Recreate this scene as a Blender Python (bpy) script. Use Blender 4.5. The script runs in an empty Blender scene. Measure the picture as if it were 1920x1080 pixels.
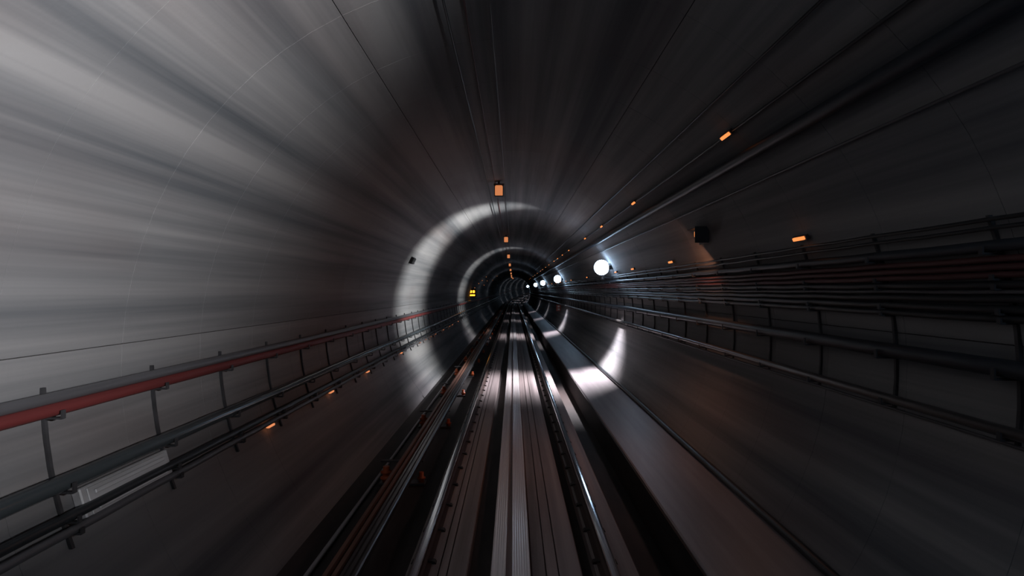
import bpy, bmesh, math, random
from mathutils import Vector, Matrix

random.seed(7)
S = bpy.context.scene
COL = S.collection
PI = math.pi

# ------------------------------------------------------------------ camera
F = 1200.0                      # focal length in pixels of the 1920x1080 frame
VX, VY = 963.0, 545.0           # where the straight tunnel vanishes in the photograph
CAMZ = 2.37                     # camera height above the trackside floor
cam_d = bpy.data.cameras.new('camera')
cam_d.sensor_width = 36.0
cam_d.lens = F / 1920 * 36
cam_d.clip_start = 0.05
cam_d.clip_end = 600
cam = bpy.data.objects.new('camera', cam_d)
cam.location = (0, 0, CAMZ)
cam.rotation_euler = (PI / 2 + (VY - 540) / F, 0, (VX - 960) / F)
COL.objects.link(cam)
S.camera = cam

# ------------------------------------------------------------------ world, exposure
w = bpy.data.worlds.new('underground_dark')
w.use_nodes = True
w.node_tree.nodes['Background'].inputs[0].default_value = (0.012, 0.016, 0.022, 1)
w.node_tree.nodes['Background'].inputs[1].default_value = 0.0
S.world = w
S.view_settings.view_transform = 'Standard'
S.view_settings.look = 'None'
S.view_settings.exposure = 0.0
S.view_settings.gamma = 1.0
S.view_settings.use_curve_mapping = False
S.cycles.max_bounces = 7
S.cycles.diffuse_bounces = 4
S.cycles.glossy_bounces = 3
S.cycles.sample_clamp_indirect = 4.0

# lamp tuning (the lamps themselves are built further down)
GLOBE_GLOW = 15.0               # radiance of the white globes
FLOOD_W = 1050.0                 # watts of the flood head under each globe
DOWN_W = 1500.0                  # watts of its downward beam
HOOD_W = 11.0                   # watts of the hooded orange lamp
ORANGE_GLOW = 1.15

# ------------------------------------------------------------------ tunnel line
R = 2.70                        # inner radius of the lining
CZ = 1.84                       # height of the tunnel axis
D0, RC = 95.0, 600.0            # the bend to the right starts at D0
S_END = 215.0
PITCH = 1.1                     # one lining ring, one cable bracket


def frame(s):
    """origin and heading of the tunnel line at chainage s"""
    t = max(0.0, s - D0)
    v = max(0.0, s - 80.0)
    return Vector((t * t / (2 * RC), s, v * v / 6400.0)), math.atan(t / RC)


def at(s, x, z):
    o, h = frame(s)
    return Vector((o.x + x * math.cos(h), o.y - x * math.sin(h), o.z + z))


def on_wall(px, py, off=0.0):
    """a direction in the photograph -> point of the tunnel's cross-section, 'off' in front of the lining"""
    dx, dz = (px - VX), (VY - py)
    n = math.hypot(dx, dz)
    dx, dz = dx / n, dz / n
    r = R - off
    cz = CAMZ - CZ
    b = dz * cz
    t = -b + math.sqrt(b * b - cz * cz + r * r)
    return dx * t, CAMZ + dz * t


def ratio(k, up, side, off=0.0):
    return on_wall(VX + side * k * 100, VY - 100 * up, off)


def ang_of(x, z):
    return math.atan2(z - CZ, x)


# ------------------------------------------------------------------ materials
def nodes_of(name):
    m = bpy.data.materials.new(name)
    m.use_nodes = True
    nt = m.node_tree
    return m, nt, nt.nodes['Principled BSDF']


def N(nt, typ, **kw):
    n = nt.nodes.new(typ)
    for k, v in kw.items():
        setattr(n, k, v)
    return n


def streaked(name, dark, light, tint, rough=0.6, along=0.05, across=2.2, spec=0.4, bump=0.15, glow_brown=(0.125, 0.08, 0.072)):
    """concrete with grime drawn out along the tunnel, brown patches that paint in orange lamp glow, and fine grain"""
    m, nt, p = nodes_of(name)
    L = nt.links.new
    geo = N(nt, 'ShaderNodeNewGeometry')
    mp = N(nt, 'ShaderNodeMapping')
    mp.inputs['Scale'].default_value = (across, along, across)
    L(geo.outputs['Position'], mp.inputs['Vector'])
    n1 = N(nt, 'ShaderNodeTexNoise')
    n1.inputs['Scale'].default_value = 1.0
    n1.inputs['Detail'].default_value = 5
    n1.inputs['Roughness'].default_value = 0.62
    L(mp.outputs['Vector'], n1.inputs['Vector'])
    cr = N(nt, 'ShaderNodeValToRGB')
    cr.color_ramp.elements[0].position = 0.36
    cr.color_ramp.elements[0].color = (*dark, 1)
    cr.color_ramp.elements[1].position = 0.64
    cr.color_ramp.elements[1].color = (*light, 1)
    L(n1.outputs['Fac'], cr.inputs['Fac'])
    # broad brown patches: orange lamp glow put into the colour
    mp2 = N(nt, 'ShaderNodeMapping')
    mp2.inputs['Scale'].default_value = (0.8, 0.16, 0.8)
    mp2.inputs['Location'].default_value = (3.1, 1.7, 0.4)
    L(geo.outputs['Position'], mp2.inputs['Vector'])
    n2 = N(nt, 'ShaderNodeTexNoise')
    n2.inputs['Scale'].default_value = 1.3
    n2.inputs['Detail'].default_value = 3
    L(mp2.outputs['Vector'], n2.inputs['Vector'])
    r2 = N(nt, 'ShaderNodeMapRange')
    r2.inputs['From Min'].default_value = 0.5
    r2.inputs['From Max'].default_value = 0.72
    r2.inputs['To Max'].default_value = tint
    L(n2.outputs['Fac'], r2.inputs['Value'])
    mx = N(nt, 'ShaderNodeMix', data_type='RGBA')
    L(r2.outputs['Result'], mx.inputs['Factor'])
    L(cr.outputs['Color'], mx.inputs['A'])
    mx.inputs['B'].default_value = (*glow_brown, 1)
    L(mx.outputs['Result'], p.inputs['Base Color'])
    # grain
    n3 = N(nt, 'ShaderNodeTexNoise')
    n3.inputs['Scale'].default_value = 38
    n3.inputs['Detail'].default_value = 4
    L(geo.outputs['Position'], n3.inputs['Vector'])
    bp = N(nt, 'ShaderNodeBump')
    bp.inputs['Strength'].default_value = bump
    bp.inputs['Distance'].default_value = 0.01
    L(n3.outputs['Fac'], bp.inputs['Height'])
    L(bp.outputs['Normal'], p.inputs['Normal'])
    p.inputs['Roughness'].default_value = rough
    p.inputs['Specular IOR Level'].default_value = spec
    return m


def plain(name, col, rough=0.5, metal=0.0, spec=0.5, vary=0.25, scale=(6, 0.3, 6)):
    """one colour with a little mottling"""
    m, nt, p = nodes_of(name)
    L = nt.links.new
    geo = N(nt, 'ShaderNodeNewGeometry')
    mp = N(nt, 'ShaderNodeMapping')
    mp.inputs['Scale'].default_value = scale
    L(geo.outputs['Position'], mp.inputs['Vector'])
    n1 = N(nt, 'ShaderNodeTexNoise')
    n1.inputs['Scale'].default_value = 1.5
    n1.inputs['Detail'].default_value = 4
    L(mp.outputs['Vector'], n1.inputs['Vector'])
    cr = N(nt, 'ShaderNodeValToRGB')
    cr.color_ramp.elements[0].position = 0.3
    cr.color_ramp.elements[1].position = 0.7
    cr.color_ramp.elements[0].color = (*[c * (1 - vary) for c in col], 1)
    cr.color_ramp.elements[1].color = (*[min(1, c * (1 + vary)) for c in col], 1)
    L(n1.outputs['Fac'], cr.inputs['Fac'])
    L(cr.outputs['Color'], p.inputs['Base Color'])
    p.inputs['Roughness'].default_value = rough
    p.inputs['Metallic'].default_value = metal
    p.inputs['Specular IOR Level'].default_value = spec
    return m


def glow(name, col, strength):
    m, nt, p = nodes_of(name)
    p.inputs['Base Color'].default_value = (*[c * 0.6 for c in col], 1)
    p.inputs['Emission Color'].default_value = (*col, 1)
    p.inputs['Emission Strength'].default_value = strength
    return m


M = {
    'lining': streaked('concrete_lining', (0.085, 0.094, 0.107), (0.305, 0.30, 0.305), 0.4, rough=0.72, along=0.035, across=2.2, spec=0.3),
    'backing': plain('joint_grout', (0.05, 0.05, 0.055), 0.9),
    'slab': streaked('track_slab_concrete', (0.17, 0.145, 0.145), (0.36, 0.31, 0.31), 0.3, rough=0.5, along=0.12, across=7),
    'ledge': streaked('ledge_concrete', (0.20, 0.18, 0.19), (0.31, 0.28, 0.295), 0.15, rough=0.42, along=0.2, across=5, spec=0.5, bump=0.05),
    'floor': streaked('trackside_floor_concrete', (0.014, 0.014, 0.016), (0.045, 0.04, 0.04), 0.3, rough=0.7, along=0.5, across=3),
    'steel': plain('polished_rail_steel', (0.62, 0.64, 0.66), 0.13, 1.0),
    'rust': plain('rusty_rail_web', (0.07, 0.045, 0.04), 0.7, 0.2),
    'plate': plain('brushed_pale_plate', (0.86, 0.81, 0.81), 0.26, 0.35, vary=0.12, scale=(30, 0.15, 1)),
    'fixing': plain('dark_rail_fixing', (0.05, 0.045, 0.045), 0.6, 0.5),
    'cable': plain('black_cable_sheath', (0.022, 0.026, 0.03), 0.38),
    'cable_grey': plain('grey_cable_sheath', (0.10, 0.10, 0.11), 0.4),
    'cable_red': plain('dull_maroon_cable_sheath', (0.10, 0.035, 0.035), 0.5),
    'cable_pale': plain('pale_cable_sheath', (0.38, 0.38, 0.40), 0.4),
    'big_cable': plain('blue_grey_glossy_sheath', (0.06, 0.072, 0.08), 0.18),
    'pipe_red': plain('red_painted_pipe', (0.17, 0.03, 0.03), 0.6),
    'pipe_dark': plain('dark_blue_grey_pipe', (0.03, 0.038, 0.05), 0.4),
    'pipe_zinc': plain('galvanised_pipe', (0.16, 0.15, 0.15), 0.32, 0.6),
    'bracket': plain('dark_galvanised_bracket', (0.06, 0.06, 0.066), 0.6, 0.3),
    'board': plain('brown_cover_board', (0.17, 0.085, 0.06), 0.55),
    'conductor': plain('grey_conductor_rail', (0.13, 0.125, 0.13), 0.35, 0.7),
    'insulator': plain('orange_insulator', (0.55, 0.11, 0.03), 0.45),
    'box_dark': plain('dark_box_enamel', (0.025, 0.028, 0.032), 0.5),
    'box_pale': plain('pale_grey_cover', (0.52, 0.52, 0.54), 0.4),
    'sign_red': plain('red_sign_plate', (0.38, 0.07, 0.045), 0.5),
    'sign_mark': plain('pale_sign_mark', (0.6, 0.5, 0.45), 0.5),
    'globe': glow('white_lamp_globe', (0.52, 0.74, 1.0), GLOBE_GLOW),
    'orange': glow('orange_lamp_lens', (1.0, 0.30, 0.08), ORANGE_GLOW),
    'crown_orange': glow('orange_crown_lens', (1.0, 0.34, 0.13), 0.6),
    'orange_clip': glow('orange_clip_glow', (1.0, 0.33, 0.13), 0.8),  # clips are no lamps; emission paints in their lit look
    'amber': glow('amber_signal_lens', (1.0, 0.36, 0.02), 4.0),
}


# ------------------------------------------------------------------ mesh helpers
def link(name, me, mat, parent=None, loc=None, rz=0.0):
    if mat is not None and not me.materials:
        me.materials.append(M[mat])
    o = bpy.data.objects.new(name, me)
    COL.objects.link(o)
    if parent is not None:
        o.parent = parent
    if loc is not None:
        o.location = loc
    o.rotation_euler = (0, 0, rz)
    return o


def tag(o, label=None, cat=None, group=None, kind=None):
    if label:
        o['label'] = label
    if cat:
        o['category'] = cat
    if group:
        o['group'] = group
    if kind:
        o['kind'] = kind
    return o


def empty(name, loc=(0, 0, 0), rz=0.0):
    o = bpy.data.objects.new(name, None)
    o.location = loc
    o.rotation_euler = (0, 0, rz)
    o.empty_display_size = 0.2
    COL.objects.link(o)
    return o


def mesh_from(name, verts, faces, smooth=False):
    me = bpy.data.meshes.new(name)
    me.from_pydata([tuple(v) for v in verts], [], faces)
    bm = bmesh.new()
    bm.from_mesh(me)
    bmesh.ops.recalc_face_normals(bm, faces=bm.faces)
    bm.to_mesh(me)
    bm.free()
    if smooth:
        for p in me.polygons:
            p.use_smooth = True
    me.update()
    return me


def stations(s0, s1, step=4.0):
    out, s = [], s0
    while s < s1 - 1e-6:
        out.append(s)
        s += step if s < D0 else 3.0
    out.append(s1)
    return out


def sweep_mesh(name, prof, ss, smooth=False, wob=None):
    """closed profile [(x, z)] swept along the tunnel line"""
    n = len(prof)
    vs, fs = [], []
    for s in ss:
        ox, oz = wob(s) if wob else (0, 0)
        vs += [at(s, x + ox, z + oz) for x, z in prof]
    for i in range(len(ss) - 1):
        for j in range(n):
            k = (j + 1) % n
            fs.append((i * n + j, i * n + k, (i + 1) * n + k, (i + 1) * n + j))
    fs.append(tuple(range(n)))
    fs.append(tuple((len(ss) - 1) * n + j for j in range(n)))
    me = mesh_from(name, vs, fs)
    if smooth:
        for p in me.polygons:
            p.use_smooth = len(p.vertices) == 4
    return me


ORD = 'first second third fourth fifth sixth seventh eighth ninth tenth eleventh twelfth thirteenth fourteenth fifteenth sixteenth seventeenth'.split()


def ngon(x, z, r, n=8):
    return [(x + r * math.cos(2 * PI * k / n + .2), z + r * math.sin(2 * PI * k / n + .2)) for k in range(n)]


def cable(name, xz, r, mat, label, cat='cable', s0=-6.0, s1=S_END, sag=0.004, drift=0.0, group=None, seed=0, step=None):
    rnd = random.Random(seed)
    ph = [rnd.uniform(0, 6.28) for _ in range(3)]

    def wob(s):
        a = -sag * (0.5 - 0.5 * math.cos(2 * PI * s / PITCH))
        b = drift * (math.sin(s * 0.37 + ph[0]) + 0.6 * math.sin(s * 0.83 + ph[1]))
        return 0.25 * b, a + b
    ss, s = [], s0
    st = step or (PITCH / 4 if sag else PITCH)
    while s < s1 - 1e-6:
        ss.append(s)
        s += st if s < 35 else (PITCH if s < D0 else 3.0)
    ss.append(s1)
    me = sweep_mesh(name, ngon(*xz, r), ss, True, wob if (sag or drift) else None)
    return tag(link(name, me, mat), label, cat, group)


def box_mesh(name, size, bev=0.006, centre=(0, 0, 0)):
    bm = bmesh.new()
    bmesh.ops.create_cube(bm, size=1.0)
    for v in bm.verts:
        v.co = Vector((v.co.x * size[0] + centre[0], v.co.y * size[1] + centre[1], v.co.z * size[2] + centre[2]))
    if bev:
        bmesh.ops.bevel(bm, geom=list(bm.edges), offset=bev, segments=1, affect='EDGES')
    me = bpy.data.meshes.new(name)
    bm.to_mesh(me)
    bm.free()
    return me


def merge(name, meshes):
    vs, fs = [], []
    for me in meshes:
        b = len(vs)
        vs += [v.co.copy() for v in me.vertices]
        fs += [tuple(b + i for i in p.vertices) for p in me.polygons]
    return mesh_from(name, vs, fs)


def lathe(name, prof, n=20, axis='z', smooth=True):
    """prof [(r, h)] turned about an axis"""
    vs, fs = [], []
    for r, h in prof:
        for k in range(n):
            a = 2 * PI * k / n
            c, s_ = r * math.cos(a), r * math.sin(a)
            vs.append((c, s_, h) if axis == 'z' else ((h, c, s_) if axis == 'x' else (c, h, s_)))
    for i in range(len(prof) - 1):
        for k in range(n):
            q = (k + 1) % n
            fs.append((i * n + k, i * n + q, (i + 1) * n + q, (i + 1) * n + k))
    fs.append(tuple(range(n)))
    fs.append(tuple((len(prof) - 1) * n + k for k in range(n)))
    me = mesh_from(name, vs, fs)
    if smooth:
        for p in me.polygons:
            p.use_smooth = len(p.vertices) == 4
    return me


# ------------------------------------------------------------------ structure: lining
def arc_mesh(name, a0, a1, length, thick=0.07, gap=0.003, n=12):
    """one precast segment: curved slab with chamfered edges, centred on y = 0"""
    bm = bmesh.new()
    g = gap / R
    a0, a1 = a0 + g, a1 - g
    hl = length / 2 - gap / 2
    vs = []
    for i in range(n + 1):
        a = a0 + (a1 - a0) * i / n
        row = []
        ca, sa = math.cos(a), math.sin(a)
        for r, y in ((R, -hl + .001), (R, hl - .001), (R + .002, hl), (R + thick, hl), (R + thick, -hl), (R + .002, -hl)):
            row.append(bm.verts.new((r * ca, y, r * sa)))
        vs.append(row)
    for i in range(n):
        for j in range(6):
            k = (j + 1) % 6
            f = bm.faces.new((vs[i][j], vs[i][k], vs[i + 1][k], vs[i + 1][j]))
            f.smooth = (j == 0)
    for i in range(n):
        for j in (0, 1):
            e = bm.edges.get((vs[i][j], vs[i + 1][j]))
            if e:
                e.smooth = False
    bm.faces.new(vs[0])
    bm.faces.new(vs[-1])
    bmesh.ops.recalc_face_normals(bm, faces=bm.faces)
    me = bpy.data.meshes.new(name)
    bm.to_mesh(me)
    bm.free()
    me.materials.append(M['lining'])
    return me


RAD = math.radians
a_lj = RAD(176.5)               # longitudinal joint that shows on the left wall
walls = {
    'wall_left': [(a_lj, RAD(232)), (RAD(116), a_lj)],
    'ceiling': [(RAD(64), RAD(116))],
    'wall_right': [(RAD(5), RAD(64)), (RAD(-52), RAD(5))],
}
N_NEAR = 44
FAR0 = (N_NEAR - 8) * PITCH     # rings are single pieces up to here
for wname, segs in walls.items():
    root = tag(empty(wname, (0, 0, CZ)), kind='structure')
    if wname == 'wall_left':
        tag(root, 'pale grey streaked concrete lining lit by the lamps opposite', None)
    elif wname == 'wall_right':
        tag(root, 'dark concrete lining behind the racked cables and white lamps', None)
    else:
        tag(root, 'dark curved concrete crown over the track', None)
    for (b0, b1) in segs:
        me = arc_mesh('lining_segment', b0, b1, PITCH)
        for i in range(-8, N_NEAR - 8):
            o = link('lining_segment', me, None, root, (0, (i + 0.5) * PITCH, 0))
            j = random.uniform(-0.0004, 0.0004)
            am = (b0 + b1) / 2
            o.location.x += j * math.cos(am)
            o.location.z += j * math.sin(am)
    # the far rings: real joints, but joined into one part
    vs, fs = [], []
    b0, b1 = segs[0][0], segs[-1][1]
    b0, b1 = min(s[0] for s in segs), max(s[1] for s in segs)
    n = 18
    s = FAR0
    while s < S_END:
        st = PITCH if s < D0 else PITCH * 2
        for ds, r in ((0.0, R + .02), (0.015, R), (st - 0.015, R), (st, R + .02)):
            for k in range(n + 1):
                a = b0 + (b1 - b0) * k / n
                vs.append(at(s + ds, r * math.cos(a), r * math.sin(a)))
        s += st
    rows = len(vs) // (n + 1)
    for i in range(rows - 1):
        for k in range(n):
            fs.append((i * (n + 1) + k, i * (n + 1) + k + 1, (i + 1) * (n + 1) + k + 1, (i + 1) * (n + 1) + k))
    me = mesh_from('far_lining', vs, fs, False)
    o = tag(link('far_lining', me, 'lining', root), kind='stuff')

# grout behind the near joints
ss = stations(-9.2, FAR0 + .5, 4)
vs, fs = [], []
n = 36
for s in ss:
    for k in range(n + 1):
        a = RAD(-60) + RAD(300) * k / n
        vs.append(at(s, (R + .05) * math.cos(a), CZ + (R + .05) * math.sin(a)))
for i in range(len(ss) - 1):
    for k in range(n):
        fs.append((i * (n + 1) + k, i * (n + 1) + k + 1, (i + 1) * (n + 1) + k + 1, (i + 1) * (n + 1) + k))
tag(link('trim_1', mesh_from('joint_grout', vs, fs), 'backing'), 'dark grout behind the lining joints', kind='structure')

# ------------------------------------------------------------------ structure: floor, slabs, ledge
ALL = stations(-9.0, S_END, 4.0)


def strip(name, prof, mat, label, cat=None, kind=None, smooth=False, parent=None):
    o = link(name, sweep_mesh(name, prof, ALL, smooth), mat, parent)
    return tag(o, label, cat, None, kind)


strip('floor', [(-2.15, 0), (1.0, 0), (1.0, -.28), (1.48, -.28), (1.48, .155), (1.5, .155), (1.5, -.5), (-2.15, -.5)], 'floor',  # upright lip beside the ledge paints its shaded face black
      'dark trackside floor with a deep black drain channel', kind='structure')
strip('trim_2', [(1.5, -.3), (1.5, .165), (1.515, .18), (2.22, .335), (2.42, .335), (2.42, -.3)], 'ledge',
      'pale concrete ledge between the drain channel and the lining', kind='structure')


def slab_prof(x0, x1, top, grooves=()):
    p = [(x0, 0.0), (x0, top - .01), (x0 + .01, top)]
    for g in grooves:
        p += [(g - .006, top), (g - .005, top - .03), (g + .005, top - .03), (g + .006, top)]
    return p + [(x1 - .01, top), (x1, top - .01), (x1, 0.0)]


strip('track_slab', slab_prof(-.86, -.37, .12, (-.60, -.53)), 'slab',
      'reddish grey concrete slab strip carrying the rail beside the conductor rail', 'track slab')
strip('track_slab', slab_prof(.14, .55, .12, (.26, .36)), 'slab',
      'grey concrete slab strip with two thin grooves beside the bright plates', 'track slab')
strip('rail_plinth', slab_prof(.66, 1.0, .12), 'slab',
      'low concrete plinth under the rail along the drain channel', 'plinth')

# bright double plates on the middle beam
beam = tag(empty('middle_beam', (0, 0, 0)), 'pale beam with two bright ribbed plates between the rails', 'beam')
link('beam_base', sweep_mesh('beam_base', slab_prof(-.185, .138, .13), ALL), 'slab', beam)


def ribbed(x0, x1, z0, z1):
    p = [(x0, z0), (x0, z1)]
    n = max(6, int((x1 - x0) / .004))
    for i in range(1, n):
        x = x0 + (x1 - x0) * i / n
        p.append((x, z1 + .0012 * math.sin(i * 2 * PI / 5) + .0004 * math.sin(i * 1.31)))
    return p + [(x1, z1), (x1, z0)]


link('plate', sweep_mesh('plate', ribbed(-.178, -.062, .13, .165), ALL, True), 'plate', beam)
link('plate', sweep_mesh('plate', ribbed(-.014, .132, .13, .165), ALL, True), 'plate', beam)

# ------------------------------------------------------------------ running rails
HEAD = [(-.034, .136), (-.036, .158), (-.030, .168), (-.016, .1715), (0, .1725), (.016, .1715), (.030, .168), (.036, .158), (.034, .136)]
WEB = [(.010, .124), (.009, .03), (.03, .018), (.068, .011), (.068, 0), (-.068, 0), (-.068, .011), (-.03, .018), (-.009, .03), (-.010, .124)]


def rail(x, label):
    z0 = .12
    t = tag(empty('running_rail', (x, 0, z0)), label, 'rail')
    h = link('rail_head', sweep_mesh('rail_head', [(x + a, z0 + b) for a, b in HEAD + [(.012, .126), (-.012, .126)]], ALL, False), 'steel', t)
    h.location = (-x, 0, -z0)
    wv = link('rail_web', sweep_mesh('rail_web', [(x + a, z0 + b) for a, b in WEB], ALL), 'rust', t)
    wv.location = (-x, 0, -z0)
    clips = []
    for sd in (-1, 1):
        vs = []
        for yy in (-.03, .03):
            vs += [(sd * .04, yy, .016), (sd * .04, yy, .026), (sd * .07, yy, .026), (sd * .095, yy, .020), (sd * .105, yy, .0), (sd * .069, yy, .0), (sd * .069, yy, .014)]
        fs = [tuple(range(7)), tuple(range(7, 14))] + [(k, (k + 1) % 7, (k + 1) % 7 + 7, k + 7) for k in range(7)]
        clips.append(mesh_from('rail_clip', vs, fs))
    for i in range(60):
        for c in clips:
            link('rail_clip', c, 'fixing', t, (0, -1 + i * .7, 0))
    return t


rail(-.742, 'thin bright running rail beside the reddish slab and conductor rail')
rail(.752, 'shiny running rail on the plinth beside the black drain channel')

# ------------------------------------------------------------------ conductor rail and its cables
cr_t = tag(empty('conductor_rail', (-1.23, 0, 0)), 'ridged conductor rail with brown cover boards on orange insulators', 'conductor rail')


def under(o, t):
    o.parent = t
    o.location = Vector((0, 0, 0)) - t.location
    return o


under(link('conductor', sweep_mesh('conductor', [(-1.235, .30), (-1.235, .352), (-1.222, .36), (-1.206, .36), (-1.200, .345), (-1.190, .345), (-1.184, .36), (-1.160, .36),
      (-1.154, .343), (-1.146, .343), (-1.138, .358), (-1.122, .358), (-1.112, .35), (-1.112, .30), (-1.15, .29), (-1.16, .22), (-1.19, .22), (-1.20, .29)], ALL), 'conductor'), cr_t)
under(link('cover_board', sweep_mesh('cover_board', [(-1.345, .33), (-1.345, .372), (-1.312, .375), (-1.308, .33)], ALL), 'board'), cr_t)
under(link('cover_board', sweep_mesh('cover_board', [(-1.285, .32), (-1.285, .362), (-1.252, .365), (-1.248, .32)], ALL), 'board'), cr_t)
ins = lathe('insulator', [(.05, 0), (.05, .03), (.075, .04), (.075, .06), (.045, .07), (.045, .1), (.07, .11), (.07, .13), (.04, .14), (.04, .19)], 14)
ins_s = lathe('insulator', [(.035, 0), (.035, .03), (.05, .04), (.05, .055), (.03, .065), (.03, .12)], 12)
arm = merge('support_arm', [box_mesh('a', (.52, .07, .02), .004, (-.13, 0, .285)), box_mesh('b', (.05, .07, .28), .004, (-.13, 0, .14)), box_mesh('c', (.56, .16, .03), .005, (-.13, 0, .015))])
for i in range(24):
    y = 4.6 + 3.25 * i
    if y > 88:
        break
    link('support_arm', arm, 'bracket', cr_t, (0, y, 0))
    link('insulator', ins, 'insulator', cr_t, (-.33, y, .03))
    link('insulator', ins_s, 'insulator', cr_t, (.10, y, .03))
cable('floor_cable', (-1.70, .03), .022, 'cable_pale', 'pale thin cable lying in the dark gutter below the lining', sag=0, drift=.004, seed=3)

# ------------------------------------------------------------------ cables on the left wall
lp = {}


def lcable(key, k, up, r, mat, label, off=None, cat='cable', drift=.004, sag=.004, seed=1):
    xz = ratio(k, up, -1, (off if off is not None else .07))
    lp[key] = xz
    cable('wall_pipe' if cat == 'pipe' else 'wall_cable', xz, r, mat, label, cat, drift=drift, sag=sag, seed=seed)


lcable('red', 3.86, -1, .040, 'pipe_red', 'dull red pipe running along the pale lining', cat='pipe', drift=.002, sag=0)
lcable('cond', 4.28, -1, .034, 'cable_grey', 'dark grey conduit directly above the red pipe', cat='pipe', drift=.002, sag=0)
lcable('big', 2.35, -1, .050, 'big_cable', 'thick glossy blue-grey cable on the brackets below the red pipe', drift=.006, seed=5)
lcable('t1', 1.965, -1, .030, 'cable', 'upper black cable of the pair on the lowest brackets', drift=.004, seed=8)
lcable('t2', 1.85, -1, .026, 'cable_grey', 'lower dark grey cable of the pair on the lowest brackets', drift=.004, seed=9)

rack_l = tag(empty('cable_rack', (-2.6, 0, 1.4)), 'row of dark brackets holding the cables on the pale lining', 'cable rack')


def bracket_bar(side, z_hi, z_lo, hooks):
    """an upright following the lining, with a hook under each cable"""
    parts = []
    zs = [z_hi + (z_lo - z_hi) * i / 6 for i in range(7)]
    vs, fs = [], []
    for z in zs:
        for rr in (R - .004, R - .022):
            x = side * math.sqrt(rr * rr - (z - CZ) ** 2)
            vs += [(x, -.0125, z), (x, .0125, z)]
    for i in range(6):
        a, b = i * 4, i * 4 + 4
        fs += [(a, a + 1, b + 1, b), (a + 2, b + 2, b + 3, a + 3), (a, b, b + 2, a + 2), (a + 1, a + 3, b + 3, b + 1)]
    fs += [(0, 2, 3, 1), (24, 25, 27, 26)]
    parts.append(mesh_from('u', vs, fs))
    for (x, z, r) in hooks:
        xw = side * math.sqrt((R - .01) ** 2 - (z - r - CZ) ** 2)
        x0, x1 = sorted((x - side * (r + .015), xw))
        parts.append(box_mesh('h', (x1 - x0, .03, .012), 0, ((x0 + x1) / 2, 0, z - r - .007)))
        parts.append(box_mesh('t', (.010, .03, r + .01), 0, (x - side * (r + .015), 0, z - r / 2 - .005)))
    return merge('bracket', parts)


hooks = [(*lp['red'], .04), (*lp['big'], .05), (*lp['t1'], .03), (*lp['t2'], .026)]
bl = bracket_bar(-1, lp['cond'][1] + .06, lp['t2'][1] - .12, hooks)
off = rack_l.location
clip_x, clip_z = ratio(1.80, -1, -1, .05)
clip_me = box_mesh('orange_clip', (.035, .16, .022), .004)
ys = [0.35 + PITCH * i for i in range(-5, 62)]
for y in ys:
    o = link('bracket', bl, 'bracket', rack_l, (-off.x, y, -off.z))
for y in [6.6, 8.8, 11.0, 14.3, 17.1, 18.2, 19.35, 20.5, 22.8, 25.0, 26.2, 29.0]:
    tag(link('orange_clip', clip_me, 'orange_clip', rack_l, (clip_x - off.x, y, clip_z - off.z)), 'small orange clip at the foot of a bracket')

# ------------------------------------------------------------------ cables on the right wall
def rz(z, off):
    """x of a point 'off' in front of the right lining at height z below/above the camera"""
    zz = CAMZ + z
    return (math.sqrt((R - off) ** 2 - (zz - CZ) ** 2), zz)


cable('wall_pipe', ratio(1.72, 1, 1, .07), .052, 'pipe_dark', 'thick dark blue pipe high on the lining above the lamps', 'pipe', sag=0, drift=.002, seed=11)
cable('wall_cable', ratio(1.06, 1, 1, .03), .010, 'cable', 'thin black wire high on the lining near the crown', sag=0, drift=.003, seed=12)
cable('wall_cable', ratio(1.37, 1, 1, .03), .012, 'cable', 'thin black cable carrying the upper row of orange markers', sag=0, drift=.003, seed=13)
cable('wall_cable', ratio(2.25, 1, 1, .03), .011, 'cable_grey', 'thin grey cable on the bare lining above the lamps', sag=0, drift=.003, seed=14)
rk = []
stack = [(.37, .012, 'cable', 'topmost thin black cable of the rack under the lamps'),
         (.325, .012, 'cable', 'second thin black cable of the rack under the lamps'),
         (.235, .032, 'pipe_dark', 'thick dark cable near the top of the rack, above the maroon ones'),
         (.165, .019, 'cable_red', 'topmost maroon cable in the rack under the lamps'),
         (.125, .019, 'cable_red', 'second maroon cable from the top of the rack'),
         (.085, .019, 'cable_red', 'lowest of the three maroon cables in the rack'),
         (.035, .022, 'cable', 'black cable in the rack directly below the maroon ones'),
         (-.005, .012, 'cable_grey', 'thin grey cable in the middle of the rack'),
         (-.045, .022, 'cable', 'upper black cable of the lower three in the rack'),
         (-.095, .024, 'cable', 'middle black cable of the lower three in the rack'),
         (-.145, .022, 'cable', 'lowest black cable of the rack under the lamps')]
for i, (z, r, mat, lab) in enumerate(stack):
    xz = rz(z, .06)
    rk.append((*xz, r))
    cable('rack_cable', xz, r, mat, lab, sag=.004, drift=.003, seed=20 + i)
xz = rz(-.41, .09)
rk.append((*xz, .052))
cable('wall_pipe', xz, .052, 'pipe_dark', 'thick dark pipe below the cable rack', 'pipe', sag=0, drift=.003, seed=41)
xz = rz(-.75, .07)
rk.append((*xz, .034))
cable('wall_pipe', xz, .034, 'pipe_zinc', 'slim galvanised pipe below the thick dark pipe', 'pipe', sag=0, drift=.003, seed=42)
cable('wall_cable', rz(-.83, .03), .010, 'cable_grey', 'thin grey cable just under the galvanised pipe', sag=0, drift=.003, seed=43)
cable('floor_cable', (2.235, .375), .036, 'cable', 'thick black cable lying where the ledge meets the lining', sag=0, drift=.004, seed=44)

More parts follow.
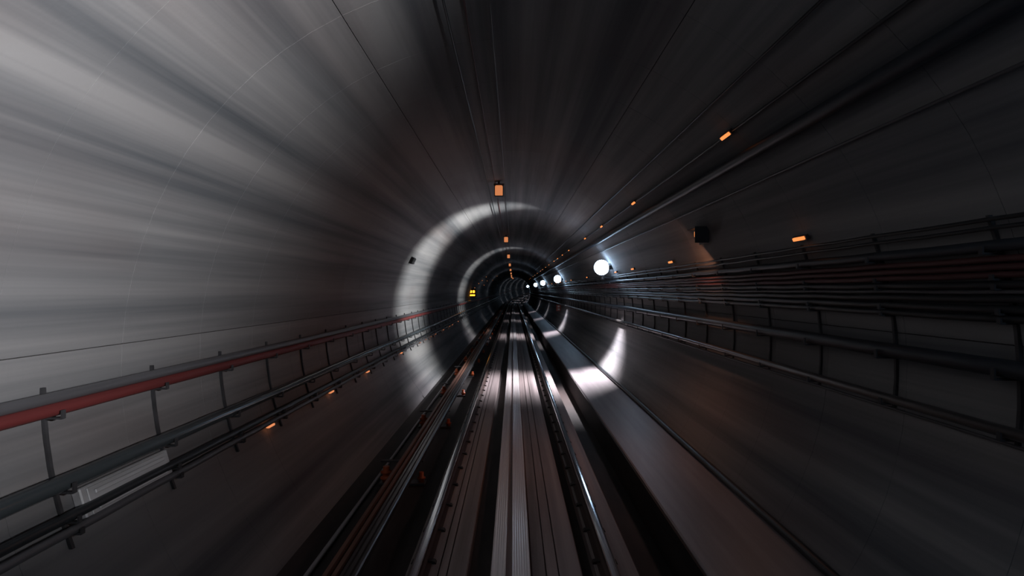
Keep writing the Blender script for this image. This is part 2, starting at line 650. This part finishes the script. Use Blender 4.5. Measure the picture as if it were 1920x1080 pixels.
rack_r = tag(empty('cable_rack', (2.55, 0, 2.2)), 'row of dark brackets holding many cables under the white lamps', 'cable rack')
br = bracket_bar(1, CAMZ + .40, CAMZ - .82, [h for i, h in enumerate(rk) if i in (2, 5, 6, 9, 10, 11, 12)])
for i in range(-6, 62):
    link('bracket', br, 'bracket', rack_r, (-rack_r.location.x, 0.1 + PITCH * i, -rack_r.location.z))

# ------------------------------------------------------------------ crown wires and orange crown lamps
cable('crown_wire', (-.365, CAMZ + 2.125), .008, 'cable_red', 'thin reddish wire along the crown beside the orange lamps', 'wire', sag=0, drift=.003, seed=51)
cable('crown_wire', (-.175, CAMZ + 2.135), .008, 'cable_grey', 'thin grey wire along the crown', 'wire', sag=0, drift=.003, seed=52)
cable('crown_wire', (-.50, CAMZ + 2.06), .010, 'cable', 'thin black wire along the crown', 'wire', sag=0, drift=.003, seed=53)

body_me = merge('lamp_body', [box_mesh('a', (.20, .14, .03), .004, (0, 0, .125)), box_mesh('b', (.04, .04, .10), .003, (0, 0, .18))])
lens_me = box_mesh('lens', (.15, .11, .20), .02, (0, 0, .01))
guard_me = merge('guard', [box_mesh('g', (.012, .125, .21), 0, (x, 0, .005)) for x in (-.082, .082)] + [box_mesh('g', (.175, .125, .012), 0, (0, 0, -.10))])
for i in range(9):
    y = 12.6 + 12.1 * i
    o, h = frame(y)
    p = at(y, -.29, CAMZ + 1.96)
    t = tag(empty('crown_lamp', p, -h), '%s small orange lamp on the crown, counted inwards from the hooded lamp' % ORD[i], 'lamp', 'orange lamps along the crown')
    link('lamp_body', body_me, 'bracket', t)
    link('lens', lens_me, 'crown_orange', t)
    link('guard', guard_me, 'bracket', t)

# ------------------------------------------------------------------ white globe lamps on the right wall
def sphere_prof(r, n=12, cut=.0):
    return [(max(.002, r * math.sin(PI * k / n)), -r * math.cos(PI * k / n)) for k in range(n + 1)]


def beam_light(t, loc, d, watts, col, size, blend, narrow):
    # a fan of light: wide across the tunnel, narrow along it
    ld = bpy.data.lights.new('flood_light', 'SPOT')
    ld.energy = watts
    ld.color = col
    ld.spot_size = RAD(size)
    ld.spot_blend = blend
    ld.shadow_soft_size = .04
    lo = bpy.data.objects.new('flood_light', ld)
    COL.objects.link(lo)
    lo.parent = t
    lo.location = loc
    zax = -Vector(d).normalized()
    xax = Vector((0, 1, 0)).cross(zax).normalized()
    yax = zax.cross(xax).normalized()
    lo.rotation_euler = Matrix((xax, yax, zax)).transposed().to_euler()
    lo.scale = (1.0, narrow, 1.0)


globe_me = lathe('globe', sphere_prof(.19), 24)
collar_me = lathe('collar', [(.09, .14), (.10, .15), (.10, .19), (.05, .20), (.05, .27)], 18, 'x')
plate_me = merge('wall_plate', [box_mesh('p', (.02, .22, .30), .004, (.30, 0, 0)), box_mesh('q', (.06, .10, .10), .006, (.26, 0, 0))])
head_me = merge('flood_head', [box_mesh('b', (.03, .16, .10), .004, (.06, 0, 0)), box_mesh('t', (.10, .16, .008), 0, (0, 0, .05)), box_mesh('u', (.10, .16, .008), 0, (0, 0, -.05)),
                               box_mesh('s', (.26, .03, .02), 0, (.19, 0, 0))])
glass_me = box_mesh('flood_glass', (.006, .15, .09), 0, (.035, 0, 0))
LAMPS = [(0.2, 1.4), (16.0, 1.2), (32.0, .5), (48.0, .02), (64.0, .02), (112.0, .06), (127.0, .07), (142.0, .07), (157.0, .07), (172.0, .07), (188.0, .07)]
for i, (y, kf) in enumerate(LAMPS):
    o, h = frame(y)
    p = at(y, 2.20, CAMZ + .58)
    t = tag(empty('globe_lamp', p, -h), ('white globe lamp on the lining before the hooded lamp' if i == 0 else '%s white globe lamp on the lining, counted inwards from the hooded lamp' % ORD[i - 1]), 'lamp', 'white globe lamps along the lining')
    link('globe', globe_me, 'globe', t)
    link('collar', collar_me, 'bracket', t)
    link('wall_plate', plate_me, 'bracket', t)
    hd = link('flood_head', head_me, 'bracket', t, (-.02, 0, -.25))
    link('flood_glass', glass_me, 'box_pale', hd)
    if i == 0:
        beam_light(t, (-.06, 0, -.25), (-1.0, .55, .185), FLOOD_W * kf, (1.0, .985, .99), 57, 1.0, 1.4)
    else:
        beam_light(t, (-.06, 0, -.25), (-1.0, .17, .04), FLOOD_W * kf, (.97, .98, .95), 100, .85, .56)
        beam_light(t, (-.06, 0, -.31), (-.35, -.12, -1.0), DOWN_W * max(kf, .12), (1.0, .93, .98), 104, .85, .85)

# ------------------------------------------------------------------ orange markers
mk_body = box_mesh('clip_body', (.03, .24, .045), .004)
mk_lens = box_mesh('lens', (.022, .20, .030), .004)


def marker(x, y, z, side, label, group):
    """a short orange strip light facing the track, clipped to the lining"""
    a = math.atan2(z - CZ, abs(x))
    t = empty('marker_light', (x, y, z))
    t.rotation_euler = (0, (-a if side > 0 else PI + a), 0)
    tag(t, label, 'marker light', group)
    link('clip_body', mk_body, 'box_dark', t, (.018, 0, 0))
    link('lens', mk_lens, 'orange', t, (-.005, 0, 0))


xu, zu = ratio(1.37, 1, 1, .055)
xl, zl = ratio(5.5, 1, 1, .06)
for i, y in enumerate([5.6, 9.9, 13.5, 16.6, 21.5, 24.3, 27.0, 29.4, 33.6, 37.0, 41.0, 44.0, 50.0, 56.0, 61.0, 70.0, 76.0]):
    marker(xu, y, zu, 1, '%s orange marker light of the upper row, counted inwards above the white globe lamps' % ORD[i], 'upper row of orange markers')
for i, y in enumerate([5.5, 10.0, 13.2, 15.4, 21.4, 27.3, 30.0, 33.4, 37.0, 41.0, 45.0, 52.0]):
    marker(xl, y, zl, 1, '%s orange marker light of the row along the cable rack, counted inwards' % ORD[i], 'lower row of orange markers')
for i, (px, py) in enumerate([(890, 539.7), (897.5, 531.7), (904, 525.8), (911.7, 519.2), (907.5, 534.5), (913.3, 526.7), (924, 525.3), (932, 518)]):
    x, z = on_wall(px, py, .055)
    marker(x, F * x / (px - VX), z, -1, '%s orange marker light on the lining beyond the amber signal' % ORD[i], 'orange markers beyond the signal')

# ------------------------------------------------------------------ amber signal on the left wall
x, z = on_wall(885, 549, .12)
t = tag(empty('signal', (x, 39.5, z)), 'amber signal with two square lights over a bar, on the lining', 'signal')
link('signal_case', box_mesh('signal_case', (.46, .12, .52), .015), 'box_dark', t)
for dx in (-.09, .09):
    link('square_light', box_mesh('square_light', (.13, .03, .15), .01), 'amber', t, (dx, -.065, .07))
link('bar_light', box_mesh('bar_light', (.34, .03, .09), .01), 'amber', t, (0, -.065, -.15))
link('hood', merge('hood', [box_mesh('a', (.48, .12, .012), 0, (0, -.10, .20)), box_mesh('b', (.012, .12, .4), 0, (-.235, -.10, 0)), box_mesh('c', (.012, .12, .4), 0, (.235, -.10, 0))]), 'box_dark', t)
link('mount', box_mesh('mount', (.16, .05, .10), .004), 'bracket', t, (-.22, .05, 0))

# ------------------------------------------------------------------ small wall equipment
x, z = on_wall(1047, 576, .03)
t = tag(empty('number_plate', (x - .10, 36.0, z)), 'small red plate facing the track low on the lining', 'sign')
link('plate_face', box_mesh('plate_face', (.27, .02, .36), .005), 'sign_red', t)
for dz in (-.08, .08):
    link('plate_window', box_mesh('plate_window', (.12, .02, .10), .004), 'sign_mark', t, (0, -.006, dz))
link('stay', box_mesh('stay', (.14, .02, .04), .003), 'bracket', t, (.10, .012, 0))


def wall_box(px, py, size, mat, label, side, y, ribs=False, off=None):
    x, z = on_wall(px, py, size[0] / 2 if off is None else off)
    t = tag(empty('junction_box', (x, y, z)), label, 'box')
    a = math.atan2(z - CZ, abs(x))
    t.rotation_euler = (0, (-a if side > 0 else PI + a), 0)
    link('box_case', box_mesh('box_case', size, .008), mat, t)
    s = size
    link('box_lid', box_mesh('box_lid', (.012, s[1] * .9, s[2] * .86), .004), mat, t, (-s[0] / 2 - .004, 0, 0))
    if ribs:
        for dz in (-.24, .24):
            link('lid_rib', box_mesh('lid_rib', (.02, s[1] * .8, s[2] * .14), .005), mat, t, (-s[0] / 2 - .016, 0, s[2] * dz))
    else:
        for dy in (-.38, .38):
            link('lid_screw', lathe('lid_screw', [(.012, -.006), (.012, .004), (.006, .006)], 8, 'x', False), 'bracket', t, (-s[0] / 2 - .012, s[1] * dy, s[2] * .34))


x, z = on_wall(1275, 452, .10)
t = tag(empty('hooded_lamp', (x, 8.0, z)), 'dark hooded lamp throwing orange light, on the bare lining above the cable rack', 'lamp')
link('hood', merge('hood', [box_mesh('a', (.16, .36, .015), 0, (0, 0, .09)), box_mesh('b', (.17, .015, .20), 0, (0, -.18, 0)),
                            box_mesh('d', (.015, .36, .20), 0, (.08, 0, 0))]), 'box_dark', t)
link('lens', box_mesh('lens', (.05, .28, .08), .01), 'orange', t, (.02, 0, .03))
ld = bpy.data.lights.new('orange_light', 'AREA')
ld.shape = 'RECTANGLE'
ld.size, ld.size_y = .10, .28
ld.energy = HOOD_W
ld.color = (1.0, .42, .22)
lo = bpy.data.objects.new('orange_light', ld)
COL.objects.link(lo)
lo.parent = t
lo.location = (-.10, .05, -.05)
lo.rotation_euler = Vector((-.55, .42, -.72)).to_track_quat('-Z', 'Y').to_euler()
wall_box(785, 492, (.08, .26, .16), 'box_dark', 'dark junction box on the brightly lit ring opposite a white lamp', -1, 14.9)
wall_box(262, 893, (.06, .95, .20), 'box_pale', 'pale ribbed cover plate between the thick cable and the lowest brackets', -1, 4.25, True)
